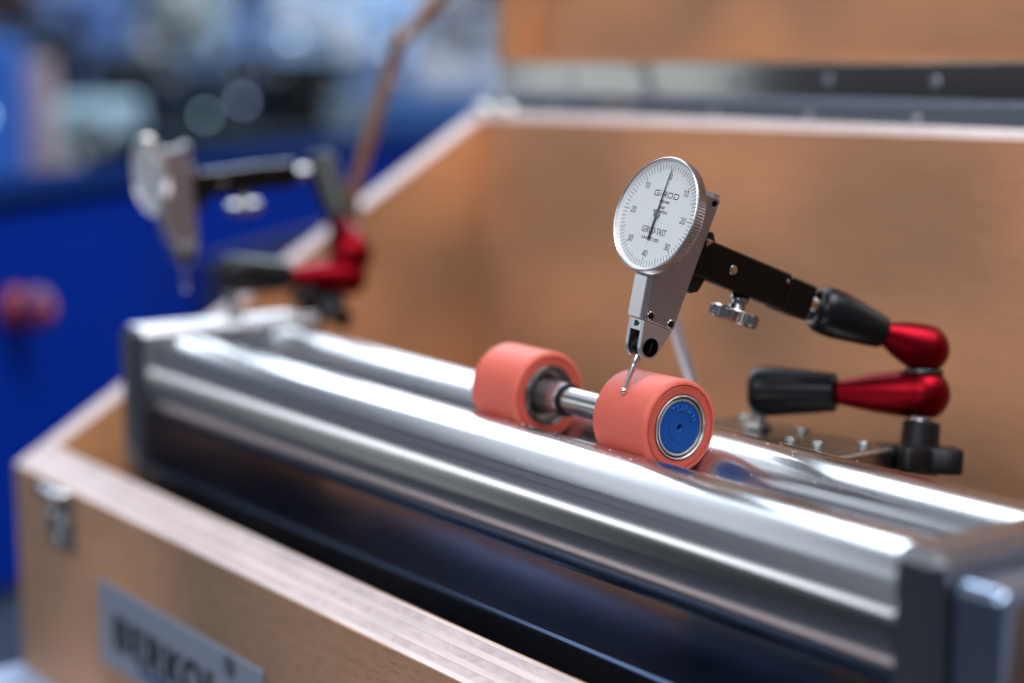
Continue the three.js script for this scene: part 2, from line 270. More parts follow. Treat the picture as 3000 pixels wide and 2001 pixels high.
// ------------------------------------------------------------------ the wooden case
const caseBox = thing('wooden_case', 'open beech plywood case with steel hinge, latch and grey name plate', 'case', [-92, -192, -74]);
const SL = 0.609, rimY = (z) => -72.3 - SL * (z - 60), T = 16.8, XL = -420, XR = 232, ZF = 60, ZB = -211;
const plies = [0.1, 0.165, 0.135, 0.165, 0.135, 0.165, 0.135];
function plyWall(name, make, faceFirst, faceLast) {
  const w = holder(name, caseBox); let t = 0;
  plies.forEach((f, i) => {
    const a = t * T, b = (t + f) * T; t += f;
    const drop = i % 2 ? 0.16 : 0;
    const skin = 0.45, first = i === 0 && faceFirst, last = i === plies.length - 1 && faceLast;
    part('ply', make(first ? a + skin : a, b - (last ? skin : 0.02), drop, i % 2), i % 2 ? M.plyEnd : M.plyLong, w);
    if (first) part('veneer', make(a, a + skin - 0.01, 0.12, 0), faceFirst, w);
    if (last) part('veneer', make(b - skin + 0.01, b, 0.12, 0), faceLast, w);
  });
  return w;
}
const slab = (x0, x1, z0, z1, drop, grain, ou) => boxUV(convex([[x0, -182, z0], [x1, -182, z0], [x0, -182, z1], [x1, -182, z1], [x0, rimY(z0) - drop, z0], [x1, rimY(z0) - drop, z0], [x0, rimY(z1) - drop, z1], [x1, rimY(z1) - drop, z1]]), 250, grain, ou, ou * 0.37);
plyWall('front_wall', (a, b, dr, odd) => slab(XL - T, XR + T, ZF + a, ZF + b, dr, odd ? 'z' : 'x', a * 0.13), M.veneer, M.veneer);
plyWall('back_wall', (a, b, dr, odd) => slab(XL, XR, ZB - b, ZB - a, dr, odd ? 'z' : 'x', a * 0.17), M.veneerInside, M.veneer);
plyWall('left_wall', (a, b, dr, odd) => slab(XL - b, XL - a, ZB - T, ZF - 0.05, dr, odd ? 'x' : 'z', a * 0.11), M.veneerLid, M.veneer);
plyWall('right_wall', (a, b, dr, odd) => slab(XR + a, XR + b, ZB - T, ZF - 0.05, dr, odd ? 'x' : 'z', a * 0.19), M.veneerInside, M.veneer);
part('case_bottom', boxUV(box(XL - T, XR + T, -192, -182.1, ZB - T, ZF + T), 250, 'x', 0.3), M.veneer, caseBox);
// lid: recessed board, bottom rail and side board, opened upright
const lid = holder('lid', caseBox);
part('lid_board', boxUV(convex([[XL - T, 104, -260], [XR + T, 104, -260], [XL - T, 104, -246], [XR + T, 104, -246], [XL - T, 340, -300], [XR + T, 340, -300], [XL - T, 340, -286], [XR + T, 340, -286]]), 250, 'x', 0.61), M.veneerLid, lid);
part('lid_rail', boxUV(rbox(XL - T, XR + T, 104, 127.3, -251, -235, 0.6), 250, 'x', 0.17), M.veneerLid, lid);
part('lid_side', boxUV(convex([[XL - T - 0.1, 127.4, -250], [XL, 127.4, -250], [XL - T - 0.1, 127.4, -235.5], [XL, 127.4, -235.5], [XL - T - 0.1, 340, -290], [XL, 340, -290], [XL - T - 0.1, 340, -235.5], [XL, 340, -235.5]]), 250, 'y', 0.43), M.veneerLid, lid);
part('lid_side', boxUV(convex([[XR, 127.4, -250], [XR + T + 0.1, 127.4, -250], [XR, 127.4, -235.5], [XR + T + 0.1, 127.4, -235.5], [XR, 340, -290], [XR + T + 0.1, 340, -290], [XR, 340, -235.5], [XR + T + 0.1, 340, -235.5]]), 250, 'y', 0.43), M.veneerLid, lid);
// piano hinge
const hinge = holder('piano_hinge', caseBox);
part('upper_leaf', rbox(XL - T + 2, XR + T - 2, 106.5, 124.9, -234.9, -234, 0.3), M.chrome, hinge);
const leafN = V(0, 1, SL).normalize();
const lowLeaf = box(XL - T + 2, XR + T - 2, -0.5, 0.5, -6.2, 6.2); lowLeaf.rotateX(1.3); lowLeaf.translate(0, 99.4, -219.5); part('lower_leaf', lowLeaf, M.chrome, hinge);
const kn = []; for (let x = XL - T + 3; x < XR + T - 15; x += 15) kn.push(rod(V(x, 104.6, -229), V(x + 14.3, 104.6, -229), 3.6, 20));
part('knuckle', kn, std([0.24, 0.26, 0.34], 0.4, 1), hinge);
const hingeScrew = std([0.3, 0.31, 0.34], 0.35, 1);
const screwGeo = (p, n, r = 3, mat = M.steel, parent = hinge) => part('screw', between(p, p.clone().add(n), [[0, 0], [0, r], [0.35, r], [0.9, r * 0.72], [1.1, r * 0.4], [0.7, r * 0.3], [0.6, 0]], 20), mat, parent);
for (let x = -362; x < XR; x += 67) { screwGeo(V(x, 116.3, -234.1), V(0, 0, 1), 3, hingeScrew); screwGeo(V(x + 2, 99.7, -219.0), V(0, 0.27, 0.96), 2.6, hingeScrew); }
for (const x of [-428, -406]) part('dome_screw', ball(V(x, rimY(-219) - 1.5, -219), 6.5), M.steel, hinge);
// lid support arm
const stay = holder('lid_support', caseBox);
const flat = (a, b, w, t) => { const L = a.distanceTo(b), g = new RoundedBoxGeometry(t, L + w, w, 2, 0.6), q = new THREE.Quaternion().setFromUnitVectors(V(0, 1, 0), b.clone().sub(a).normalize()); g.applyQuaternion(q); const c = a.clone().add(b).multiplyScalar(0.5); g.translate(c.x, c.y, c.z); return g; };
part('support_bar', flat(V(-409.5, 44, -112), V(-409.5, 140, -147), 7.5, 2.4), M.bronze, stay);
part('support_bar', flat(V(-407, 136, -145), V(-407, 222, -236), 7.5, 2.4), M.bronze, stay);
part('pivot', rod(V(-412, 139, -148), V(-404, 139, -148), 3.6), M.chrome, stay);
part('pivot', rod(V(-412, 112, -140.5), V(-405.5, 112, -140.5), 2.6), M.chrome, stay);
part('bracket', [rbox(XL + 0.1, XL + 2.4, 34, 58, -124, -102, 0.8), rod(V(-413, 46, -112), V(-404, 46, -112), 4.5)], std([0.12, 0.09, 0.07], 0.4, 0.7), stay);
// toggle latch
const latch = holder('latch', caseBox);
part('catch_plate', rbox(-390, -358, -114, -84.5, 77, 78.6, 0.7), std([0.34, 0.33, 0.33], 0.4, 1), latch);
part('hook', [rbox(-388, -360, -87, -82.5, 77, 84, 1.6), rod(V(-386, -85.5, 84), V(-362, -85.5, 84), 2.4)], M.chrome, latch);
for (const [x, y] of [[-368, -99], [-381, -97], [-374, -108]]) part('rivet', ball(V(x, y, 78.6), 2.3, 16), M.chrome, latch);
// name plate
const font = await new FontLoader().loadAsync('fonts/droid/droid_sans_bold.typeface.json'), fontR = await new FontLoader().loadAsync('fonts/droid/droid_sans_regular.typeface.json');
const plaque = part('name_plate', cbox(-328, -163, -158.5, -117.5, 76.9, 78.7, 0.9), M.plaque, caseBox);
const text = (s, size, depth, f = font, fat = 0) => new TextGeometry(s, { font: f, size, depth, curveSegments: 6, bevelEnabled: fat > 0, bevelSize: fat, bevelThickness: 0.05, bevelSegments: 1 });
{
  const t = text('BERKOL', 16, 0.25, font, 0.5); t.computeBoundingBox(); const w = t.boundingBox.max.x - t.boundingBox.min.x; t.scale(110 / w, 1, 1); t.translate(-311, -147.3, 78.7); part('lettering', t, M.ink, plaque);
  const r = new THREE.TorusGeometry(4.4, 0.55, 8, 32); r.translate(-190.5, -123.6, 78.8); const q = text('R', 5, 0.25); q.translate(-192.3, -126.1, 78.7); part('registered_mark', [r, q], M.ink, plaque);
  part('underline', convex([[-284, -149.5, 78.7], [-246, -149.5, 78.7], [-281, -153, 78.7], [-243, -153, 78.7], [-284, -149.5, 78.95], [-246, -149.5, 78.95], [-281, -153, 78.95], [-243, -153, 78.95]]), M.inkBlue, plaque);
}

// ------------------------------------------------------------------ the roller gauge
const gauge = thing('roller_gauge', 'long bench gauge of two bright steel rollers between steel end plates', 'gauge', [-92, -182, 0]);
const RR = 22, RY = -28, RZ = 26.75, X0 = -334, X1 = 141.5;
part('base_plate', boxUV(cbox(X0 - 1, X1 + 1, -181, -66, -50, 50.5, 0.9), 250, 'x'), M.base, gauge);
for (const z of [RZ, -RZ]) {
  const g = toX(lathe([[0, X0], [RR - 0.2, X0], [RR, X0 + 0.4], [RR, X1 - 0.4], [RR - 0.2, X1], [0, X1]], 160)); g.translate(0, RY, z);
  const r = part('steel_roller', g, M.rodSteel, gauge);
  const specks = [];
  for (let i = 0; i < 110; i++) { const x = -200 + rnd() * 300, a = Math.PI / 2 + (rnd() - 0.5) * 1.7, s = 0.08 + rnd() * 0.16, e = new THREE.SphereGeometry(1, 5, 4); e.scale(s * (1 + rnd() * 2.5), s * 0.7, s); e.rotateX(a); e.translate(x, RY + (RR + 0.05) * Math.sin(a), z + (RR + 0.05) * Math.cos(a)); specks.push(e); }
  part('lint', specks, M.lint, r).userData.kind = 'stuff';
}
for (const [a, b] of [[-356, X0 - 0.02], [X1 + 0.02, 159]]) {
  const p = part('end_plate', cbox(a, b, -181, -1.5, -51.5, 51.5, 3.4), M.plate, gauge);
}
part('end_block', rbox(159.5, 176.5, -150, -8, -44, 47.5, 3.2, 4), std([0.36, 0.45, 0.6], 0.27, 1), gauge);
part('end_block_bolt', rod(V(168, -40, 47), V(168, -40, 49), 3.4), M.steel, gauge);

// ------------------------------------------------------------------ the top roller: two rubber cots on one axle
const top = thing('top_roller', 'textile top roller with two coral rubber sleeves resting on the steel rollers', 'roller', [0, -16, 0]);
function cot(x, capped) {
  // outer sleeve from x - 28 (left) to x (front face)
  const R = 16.7, c = 1.7, X = x - 28.6, pr = [[11.6, X]];
  for (let k = 0; k <= 6; k++) { const a = k / 6 * Math.PI / 2; pr.push([R - c + c * Math.sin(a), X + c - c * Math.cos(a)]); }
  for (let k = 0; k <= 6; k++) { const a = k / 6 * Math.PI / 2; pr.push([R - c + c * Math.cos(a), x - c + c * Math.sin(a)]); }
  const s = part('rubber_sleeve', toX(lathe(pr, 160)), M.rubber, top);
  part('sleeve_face', toX(lathe([[15.05, x - 0.02], [14.7, x - 0.35], [14.3, x - 0.3], [14.1, x + 0.05], [13.85, x - 0.1], [11.9, x - 0.05], [11.5, x - 0.25], [11.3, x - 0.9]], 160)), M.rubberFace, s);
  // flash: a broken, ragged seam line round the face
  const fl = [];
  for (let i = 0; i < 90; i++) { const a = rnd() * 6.283; if (Math.sin(a * 3 + 1) < -0.2 && rnd() < 0.6) continue; const e = new THREE.SphereGeometry(1, 5, 4), l = 0.25 + rnd() * 0.8; e.scale(0.12, 0.09 + rnd() * 0.1, l); e.rotateX(-a + Math.PI / 2 + (rnd() - 0.5) * 0.2); e.translate(x + 0.02, 14.12 * Math.sin(a), 14.12 * Math.cos(a)); e.computeVertexNormals(); fl.push(e); }
  part('moulding_flash', fl, M.rubberFace, s).userData.kind = 'stuff';
  const ring = part('bearing_shell', toX(lathe([[11.6, x - 6], [11.35, x + 0.15], [11.1, x + 0.35], [10.8, x + 0.3], [10.6, x - 0.2], [10.5, x - 1.2], [10.2, x - 1.4], [10.05, x - 0.4], [9.9, x - 0.15], [9.3, x - 0.1], [9.2, x - 0.3], [9.15, x - 3]], 128)), capped ? M.ground : std([0.3, 0.28, 0.28], 0.26, 1), top);
  part('groove', toX(lathe([[10.56, x - 0.9], [10.18, x - 0.9]], 96)), M.blackGroove, ring);
  return s;
}
cot(0, true); cot(-75, false);
// far faces of both sleeves
for (const x of [-28.6, -103.6]) part('sleeve_end', toX(lathe([[4, x + 0.1], [11.6, x + 0.05], [15, x - 0.02]], 64)), M.rubberFace, top);
part('axle', toX(lathe([[0, -104], [5, -104], [5, -22], [0, -22]], 64)), M.steel, top);
part('axle_collar', toX(lathe([[5, -90], [6.2, -90], [6.2, -64.6], [5.9, -64.2], [5, -64.2]], 64)), std([0.62, 0.62, 0.64], 0.3, 1), top);
part('seal_ring', toX(lathe([[5, -64.1], [6.2, -64], [6.35, -63.6], [6.35, -63], [6.2, -62.5], [5, -62.4]], 64)), M.blackPlastic, top);
part('inner_shell', toX(lathe([[9.25, -76.6], [9.1, -77.2], [7.6, -77.4], [7.5, -79], [5.8, -79.2]], 64)), std([0.3, 0.25, 0.23], 0.35, 1), top);
// blue cap with moulded lettering
{
  const cap = part('cap', toX(lathe([[9.1, -3], [9.08, -0.45], [8.9, -0.25], [7.9, -0.28], [5.2, -0.42], [1.6, -0.36], [1.15, -0.5], [0.95, -1.2], [0.8, -2.6], [0, -2.7]], 96)), M.bluePlastic, top);
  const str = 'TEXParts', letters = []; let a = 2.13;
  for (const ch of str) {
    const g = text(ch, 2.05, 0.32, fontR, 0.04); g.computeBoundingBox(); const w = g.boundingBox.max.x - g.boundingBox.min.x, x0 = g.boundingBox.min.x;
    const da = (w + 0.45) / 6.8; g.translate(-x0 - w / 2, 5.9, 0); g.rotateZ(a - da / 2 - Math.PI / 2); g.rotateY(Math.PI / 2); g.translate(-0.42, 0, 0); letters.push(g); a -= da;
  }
  part('lettering', letters, phy([0.005, 0.1, 0.38], 0.35), cap);  // lighter than the cap: highlights on the raised letters put into colour
  const arc = new THREE.TorusGeometry(5, 0.13, 6, 60, 3.9); arc.rotateZ(2.45); arc.rotateY(Math.PI / 2); arc.translate(-0.37, 0, 0); part('moulded_arc', arc, M.bluePlastic, cap);
  const arc2 = new THREE.TorusGeometry(4.2, 0.1, 6, 60, 2.2); arc2.rotateZ(3.6); arc2.rotateY(Math.PI / 2); arc2.translate(-0.42, 0, 0); part('moulded_arc', arc2, M.bluePlastic, cap);
}

// ------------------------------------------------------------------ dial test indicator (local axes: x across, y up, z out of the dial)
const dial = thing('dial_indicator', 'sharp dial test indicator whose ball tip touches the front coral sleeve', 'dial indicator', [0, 0, 0], null);
const alongX = (g) => { g.applyMatrix4(new THREE.Matrix4().set(0, 0, -1, 0, 0, 1, 0, 0, 1, 0, 0, 0, 0, 0, 0, 1)); return g; };
const sideProfile = (pts, u0, u1, bev = 0, holes = []) => alongX(prism(pts, -u1, -u0, bev, holes));   // pts as [z (out), y]
const HT = 4.2;
{
  // face
  const N = 1536, cv = document.createElement('canvas'); cv.width = cv.height = N; const c = cv.getContext('2d'), S = N / 40;
  c.fillStyle = '#e6e8ea'; c.fillRect(0, 0, N, N); c.translate(N / 2, N / 2); c.strokeStyle = c.fillStyle = '#15161c';
  for (let i = 0; i < 80; i++) {
    const a = i / 80 * Math.PI * 2, r0 = i % 10 === 0 ? 15.2 : i % 5 === 0 ? 15.7 : 16.3; c.lineWidth = (i % 5 === 0 ? 0.23 : 0.19) * S;
    c.beginPath(); c.moveTo(Math.sin(a) * r0 * S, -Math.cos(a) * r0 * S); c.lineTo(Math.sin(a) * 18.5 * S, -Math.cos(a) * 18.5 * S); c.stroke();
  }
  c.textAlign = 'center'; c.textBaseline = 'middle';
  const put = (s, x, y, size, squeeze = 0.85, style = '') => { c.save(); c.translate(x * S, -y * S); c.scale(squeeze, 1); c.font = style + ' ' + size * S + 'px sans-serif'; c.fillText(s, 0, 0); c.lineWidth = 0.11 * S; c.strokeText(s, 0, 0); c.restore(); };
  for (const [s, x, y] of [['0', 0.2, 13.8], ['10', 10.3, 9.3], ['20', 13.2, 0], ['30', 9.9, -9.9], ['40', 0, -13.8], ['10', -10.3, 9.3], ['20', -13.2, 0], ['30', -9.9, -9.9]]) put(s, x, y, 3.05, 0.82);
  put('SWISS MADE', 1.2, 4.9, 1.15, 0.78); put('6 RUBIS', 0.8, 2.8, 1.1, 0.78); put('ANTIMAGNETIQUE', 0.6, 1.3, 1.1, 0.78); put('GIROD-TAST', 0.7, -5.6, 2.9, 0.8); put('0,01 mm', 1.6, -8.5, 2.0, 0.78);
  // tolerance arrows
  for (const [x, d] of [[-3.8, 1], [-2.2, -1]]) { c.beginPath(); c.moveTo((x - 0.45 * d) * S, (8.5 - 0.55) * S); c.lineTo((x - 0.45 * d) * S, (8.5 + 0.55) * S); c.lineTo((x + 0.4 * d) * S, 8.5 * S); c.fill(); }
  c.fillRect(-3.15 * S, 7.9 * S, 0.22 * S, 1.2 * S); c.fillRect(-2.95 * S, 7.9 * S, 0.18 * S, 1.2 * S);
  // maker's wide letters
  c.lineWidth = 0.36 * S; c.lineJoin = 'round'; c.lineCap = 'round';
  const P = (...q) => { c.beginPath(); q.forEach(([x, y], i) => (i ? c.lineTo(x * S, -y * S) : c.moveTo(x * S, -y * S))); c.stroke(); };
  const y0 = 6.6, y1 = 8.3, ym = 7.4, x = -5.2;
  P([x + 2.3, y1], [x + 0.4, y1], [x, y1 - 0.4], [x, y0 + 0.4], [x + 0.4, y0], [x + 2.3, y0], [x + 2.3, ym], [x + 1.3, ym]);
  P([x + 3.2, y0], [x + 3.2, ym + 0.3]); P([x + 3.2, y1 + 0.35], [x + 3.2, y1 + 0.36]);
  P([x + 4.2, y0], [x + 4.2, y1], [x + 5.9, y1], [x + 6.2, y1 - 0.35], [x + 6, ym], [x + 4.4, ym]); P([x + 5.2, ym], [x + 6.2, y0]);
  P([x + 7.4, y0], [x + 7, y0 + 0.4], [x + 7, y1 - 0.4], [x + 7.4, y1], [x + 8.9, y1], [x + 9.3, y1 - 0.4], [x + 9.3, y0 + 0.4], [x + 8.9, y0], [x + 7.4, y0]);
  P([x + 10.2, y0], [x + 10.2, y1], [x + 12, y1], [x + 12.5, y1 - 0.5], [x + 12.5, y0 + 0.5], [x + 12, y0], [x + 10.2, y0]);
  const ft = new THREE.CanvasTexture(cv); ft.colorSpace = THREE.SRGBColorSpace; ft.anisotropy = 8;
  const fg = new THREE.CircleGeometry(18.85, 96); { const p = fg.attributes.position, uv = fg.attributes.uv; for (let i = 0; i < p.count; i++) uv.setXY(i, 0.5 + p.getX(i) / 40, 0.5 + p.getY(i) / 40); }
  fg.translate(0, 0, -0.9);
  const face = part('dial_face', fg, std([0.92, 0.92, 0.92], 0.5, 0, { map: ft }), dial);
  part('dial_slope', lathe([[19.65, 0.4], [18.8, -0.88]], 128).rotateX(Math.PI / 2), M.whitePaint, dial);
  // knurled bezel
  const teeth = 118, cols = teeth * 2, prof = [[19.6, 0.42, 0], [19.75, 0.75, 0], [20.05, 0.75, 0], [20.2, 0.45, 0], [20.25, 0.1, 1], [20.25, -3.3, 1], [19.8, -3.75, 0], [17, -3.8, 0]], pos = [], idx = [];
  for (let j = 0; j <= cols; j++) for (const [r, z, k] of prof) { const a = j / cols * Math.PI * 2, q = r + (k ? (j % 2 ? 0.3 : -0.3) : 0); pos.push(q * Math.cos(a), q * Math.sin(a), z); }
  for (let j = 0; j < cols; j++) for (let i = 0; i < prof.length - 1; i++) { const a = j * prof.length + i, b = a + prof.length; idx.push(a, a + 1, b, b, a + 1, b + 1); }
  let bz = new THREE.BufferGeometry(); bz.setAttribute('position', new THREE.Float32BufferAttribute(pos, 3)); bz.setIndex(idx); bz = bz.toNonIndexed(); bz.computeVertexNormals();
  // wind outwards
  { const p = bz.attributes.position, n = bz.attributes.normal; let s = 0; for (let i = 0; i < p.count; i += 97) s += p.getX(i) * n.getX(i) + p.getY(i) * n.getY(i); if (s < 0) { const a = p.array; for (let i = 0; i < a.length; i += 9) for (let k = 0; k < 3; k++) { const t = a[i + 3 + k]; a[i + 3 + k] = a[i + 6 + k]; a[i + 6 + k] = t; } bz.computeVertexNormals(); } }
  const bezel = part('bezel', soft(bz, 0.12), M.knurl, dial);
  part('bezel_lip', lathe([[19.55, 0.4], [19.7, 0.74], [19.85, 0.82], [20.02, 0.8], [20.1, 0.7]], 160).rotateX(Math.PI / 2), M.dialRim, bezel);
  part('crystal', new THREE.CircleGeometry(19.6, 96).translate(0, 0, 0.36), M.pane, dial);
  const needle = part('needle', convex([[-0.13, 16.2, -0.2], [0.13, 16.2, -0.2], [-0.36, 0, -0.2], [0.36, 0, -0.2], [-0.13, 16.2, -0.32], [0.13, 16.2, -0.32], [-0.36, 0, -0.32], [0.36, 0, -0.32]]), M.navy, dial);
  part('needle_tail', convex([[-0.34, 0, -0.2], [0.34, 0, -0.2], [-0.5, -8.9, -0.2], [0.5, -8.9, -0.2], [-0.34, 0, -0.32], [0.34, 0, -0.32], [-0.5, -8.9, -0.32], [0.5, -8.9, -0.32]]), M.navy, needle);
  part('needle_hub', lathe([[1.25, -0.88], [1.25, -0.15], [1.15, 0.05], [0.25, 0.05], [0.2, -0.05], [0, -0.05]], 32).rotateX(Math.PI / 2), std([0.3, 0.29, 0.31], 0.35, 1), needle);
  part('dial_barrel', lathe([[0, -3.7], [17.2, -3.7], [17.2, -4.8], [0, -4.8]], 96).rotateX(Math.PI / 2), M.satin, dial);
  // body
  const hole = (z, y, r) => { const p = new THREE.Path(); p.absarc(z, y, r, 0, Math.PI * 2, true); return p; };
  part('body', sideProfile([[-4.7, 12.4], [-22.3, 12.4], [-20.9, -35.7], [-7.1, -35.4], [-4.1, -20.3]], -HT, HT, 0.25, [hole(-20.1, 10.7, 1.25)]), M.satin, dial);
  part('side_plate', sideProfile([[-5.6, 11.8], [-21.9, 11.8], [-20.7, -35.3], [-8, -35.1], [-5, -20.6]], HT - 0.1, HT + 0.22, 0.08, [hole(-20.1, 10.7, 1.25)]), M.satin, dial);
  part('dovetail', sideProfile([[-20, 14.3], [-22.9, 14.3], [-23.2, 12], [-21.7, -36], [-20.9, -36], [-22, 12.4], [-20, 12.4]], -2.8, 2.6, 0.15), M.satinBright, dial);
  part('front_cover', sideProfile([[-2.6, -21.2], [-6, -21.2], [-8.5, -35.3], [-5.3, -35.3]], -3.45, 3.45, 0.3), M.satinBright, dial);
  part('front_groove', sideProfile([[-4.6, -20.8], [-5.5, -20.8], [-7.6, -35.2], [-7, -35.2]], -3.9, 3.9, 0.05), std([0.3, 0.31, 0.35], 0.3, 1), dial);
  // fork that carries the lever
  const cheek = () => { const q = [[-7.15, -35.75], [-9.2, -45]]; for (let k = 0; k <= 14; k++) { const a = -0.25 - k / 14 * (Math.PI - 0.5); q.push([-13.6 + 4.55 * Math.cos(a), -43.8 + 4.55 * Math.sin(a)]); } q.push([-20.8, -36]); return q; };
  part('fork', [sideProfile(cheek(), 2.55, HT, 0.2), sideProfile(cheek(), -HT, -2.55, 0.2), sideProfile([[-7.2, -35.8], [-7.9, -39.4], [-19, -39.4], [-20.8, -36]], -2.6, 2.6)], M.satinBright, dial);
  part('fork_back', sideProfile([[-15.5, -39.3], [-16.5, -45], [-18.3, -43], [-19, -39.3]], -2.6, 2.6), M.hole, dial);
  part('lever_hub', rod(V(-1.9, -43.8, -13.4), V(1.7, -43.8, -13.4), 4.0, 40), M.blackGloss, dial);
  const pv = part('pivot_screw', alongX(lathe([[0, 0], [3.35, 0], [3.35, 0.2], [3.0, 0.42], [2.2, 0.42], [2.1, 0.3], [0, 0.3]], 48).rotateX(Math.PI / 2).translate(-13.5, -43.8, -HT - 0.4)), M.blackGloss, dial);
  part('pivot_screw_end', rod(V(HT - 0.05, -43.8, -13.5), V(HT + 0.4, -43.8, -13.5), 3.3, 40), M.blackGloss, pv);
  part('slot', box(HT + 0.38, HT + 0.46, -45.6, -42, -13.7, -13.3), M.hole, pv);
  for (const [y, z] of [[-33.4, -9.0], [-33.8, -19.0]]) {
    const s = part('screw', rod(V(HT - 0.6, y, z), V(HT + 0.3, y, z), 1.3, 24), M.blackGloss, dial); part('countersink', toX(lathe([[1.3, HT + 0.1], [1.65, HT + 0.28], [1.3, HT + 0.26]], 32)).translate(0, y, z), M.chrome, s);
    part('slot', box(HT + 0.28, HT + 0.34, y - 1, y + 1, z - 0.12, z + 0.12), M.hole, s);
  }
  part('screw_hole', toX(lathe([[0, HT - 3.5], [1.2, HT - 3.5], [1.25, HT - 0.1], [1.55, HT + 0.27]], 32)).translate(0, 10.7, -20.1), M.hole, dial);
  // blob of green locking paint
  const bl = new THREE.SphereGeometry(1, 20, 14); { const p = bl.attributes.position; for (let i = 0; i < p.count; i++) { const a = Math.atan2(p.getY(i), p.getX(i)), k = 1 + 0.14 * Math.sin(3 * a + 1) + 0.1 * Math.sin(5 * a); p.setXY(i, p.getX(i) * k * 1.25, p.getY(i) * k * 1.1); } bl.scale(1, 1, 0.3); bl.computeVertexNormals(); bl.translate(0.2, -37.2, -7.35); } part('paint_dot', bl, M.greenPaint, dial);
  // stylus
  const tip = V(0, -61, -12.3), root = V(0, -46.5, -13.2);
  part('stylus', between(root, tip, [[0, 0], [0, 1.35], [3.8, 1.2], [4.0, 0.95], [5.2, 0.95], [5.4, 1.15], [14.4, 0.55], [14.5, 0]], 32), std([0.62, 0.61, 0.6], 0.3, 1), dial);
  part('ball_tip', ball(tip, 1.15, 32), M.chrome, dial);
}
const basis = (u, v, n) => new THREE.Matrix4().makeBasis(V(...u), V(...v), V(...n));
const B1 = basis([0.99584, -0.08928, 0.01829], [0.09026, 0.93869, -0.33275], [0.01254, 0.33301, 0.94284]), O1 = V(-9.54, 73.29, 4.16);
dial.quaternion.setFromRotationMatrix(B1); dial.position.copy(O1).multiplyScalar(K);

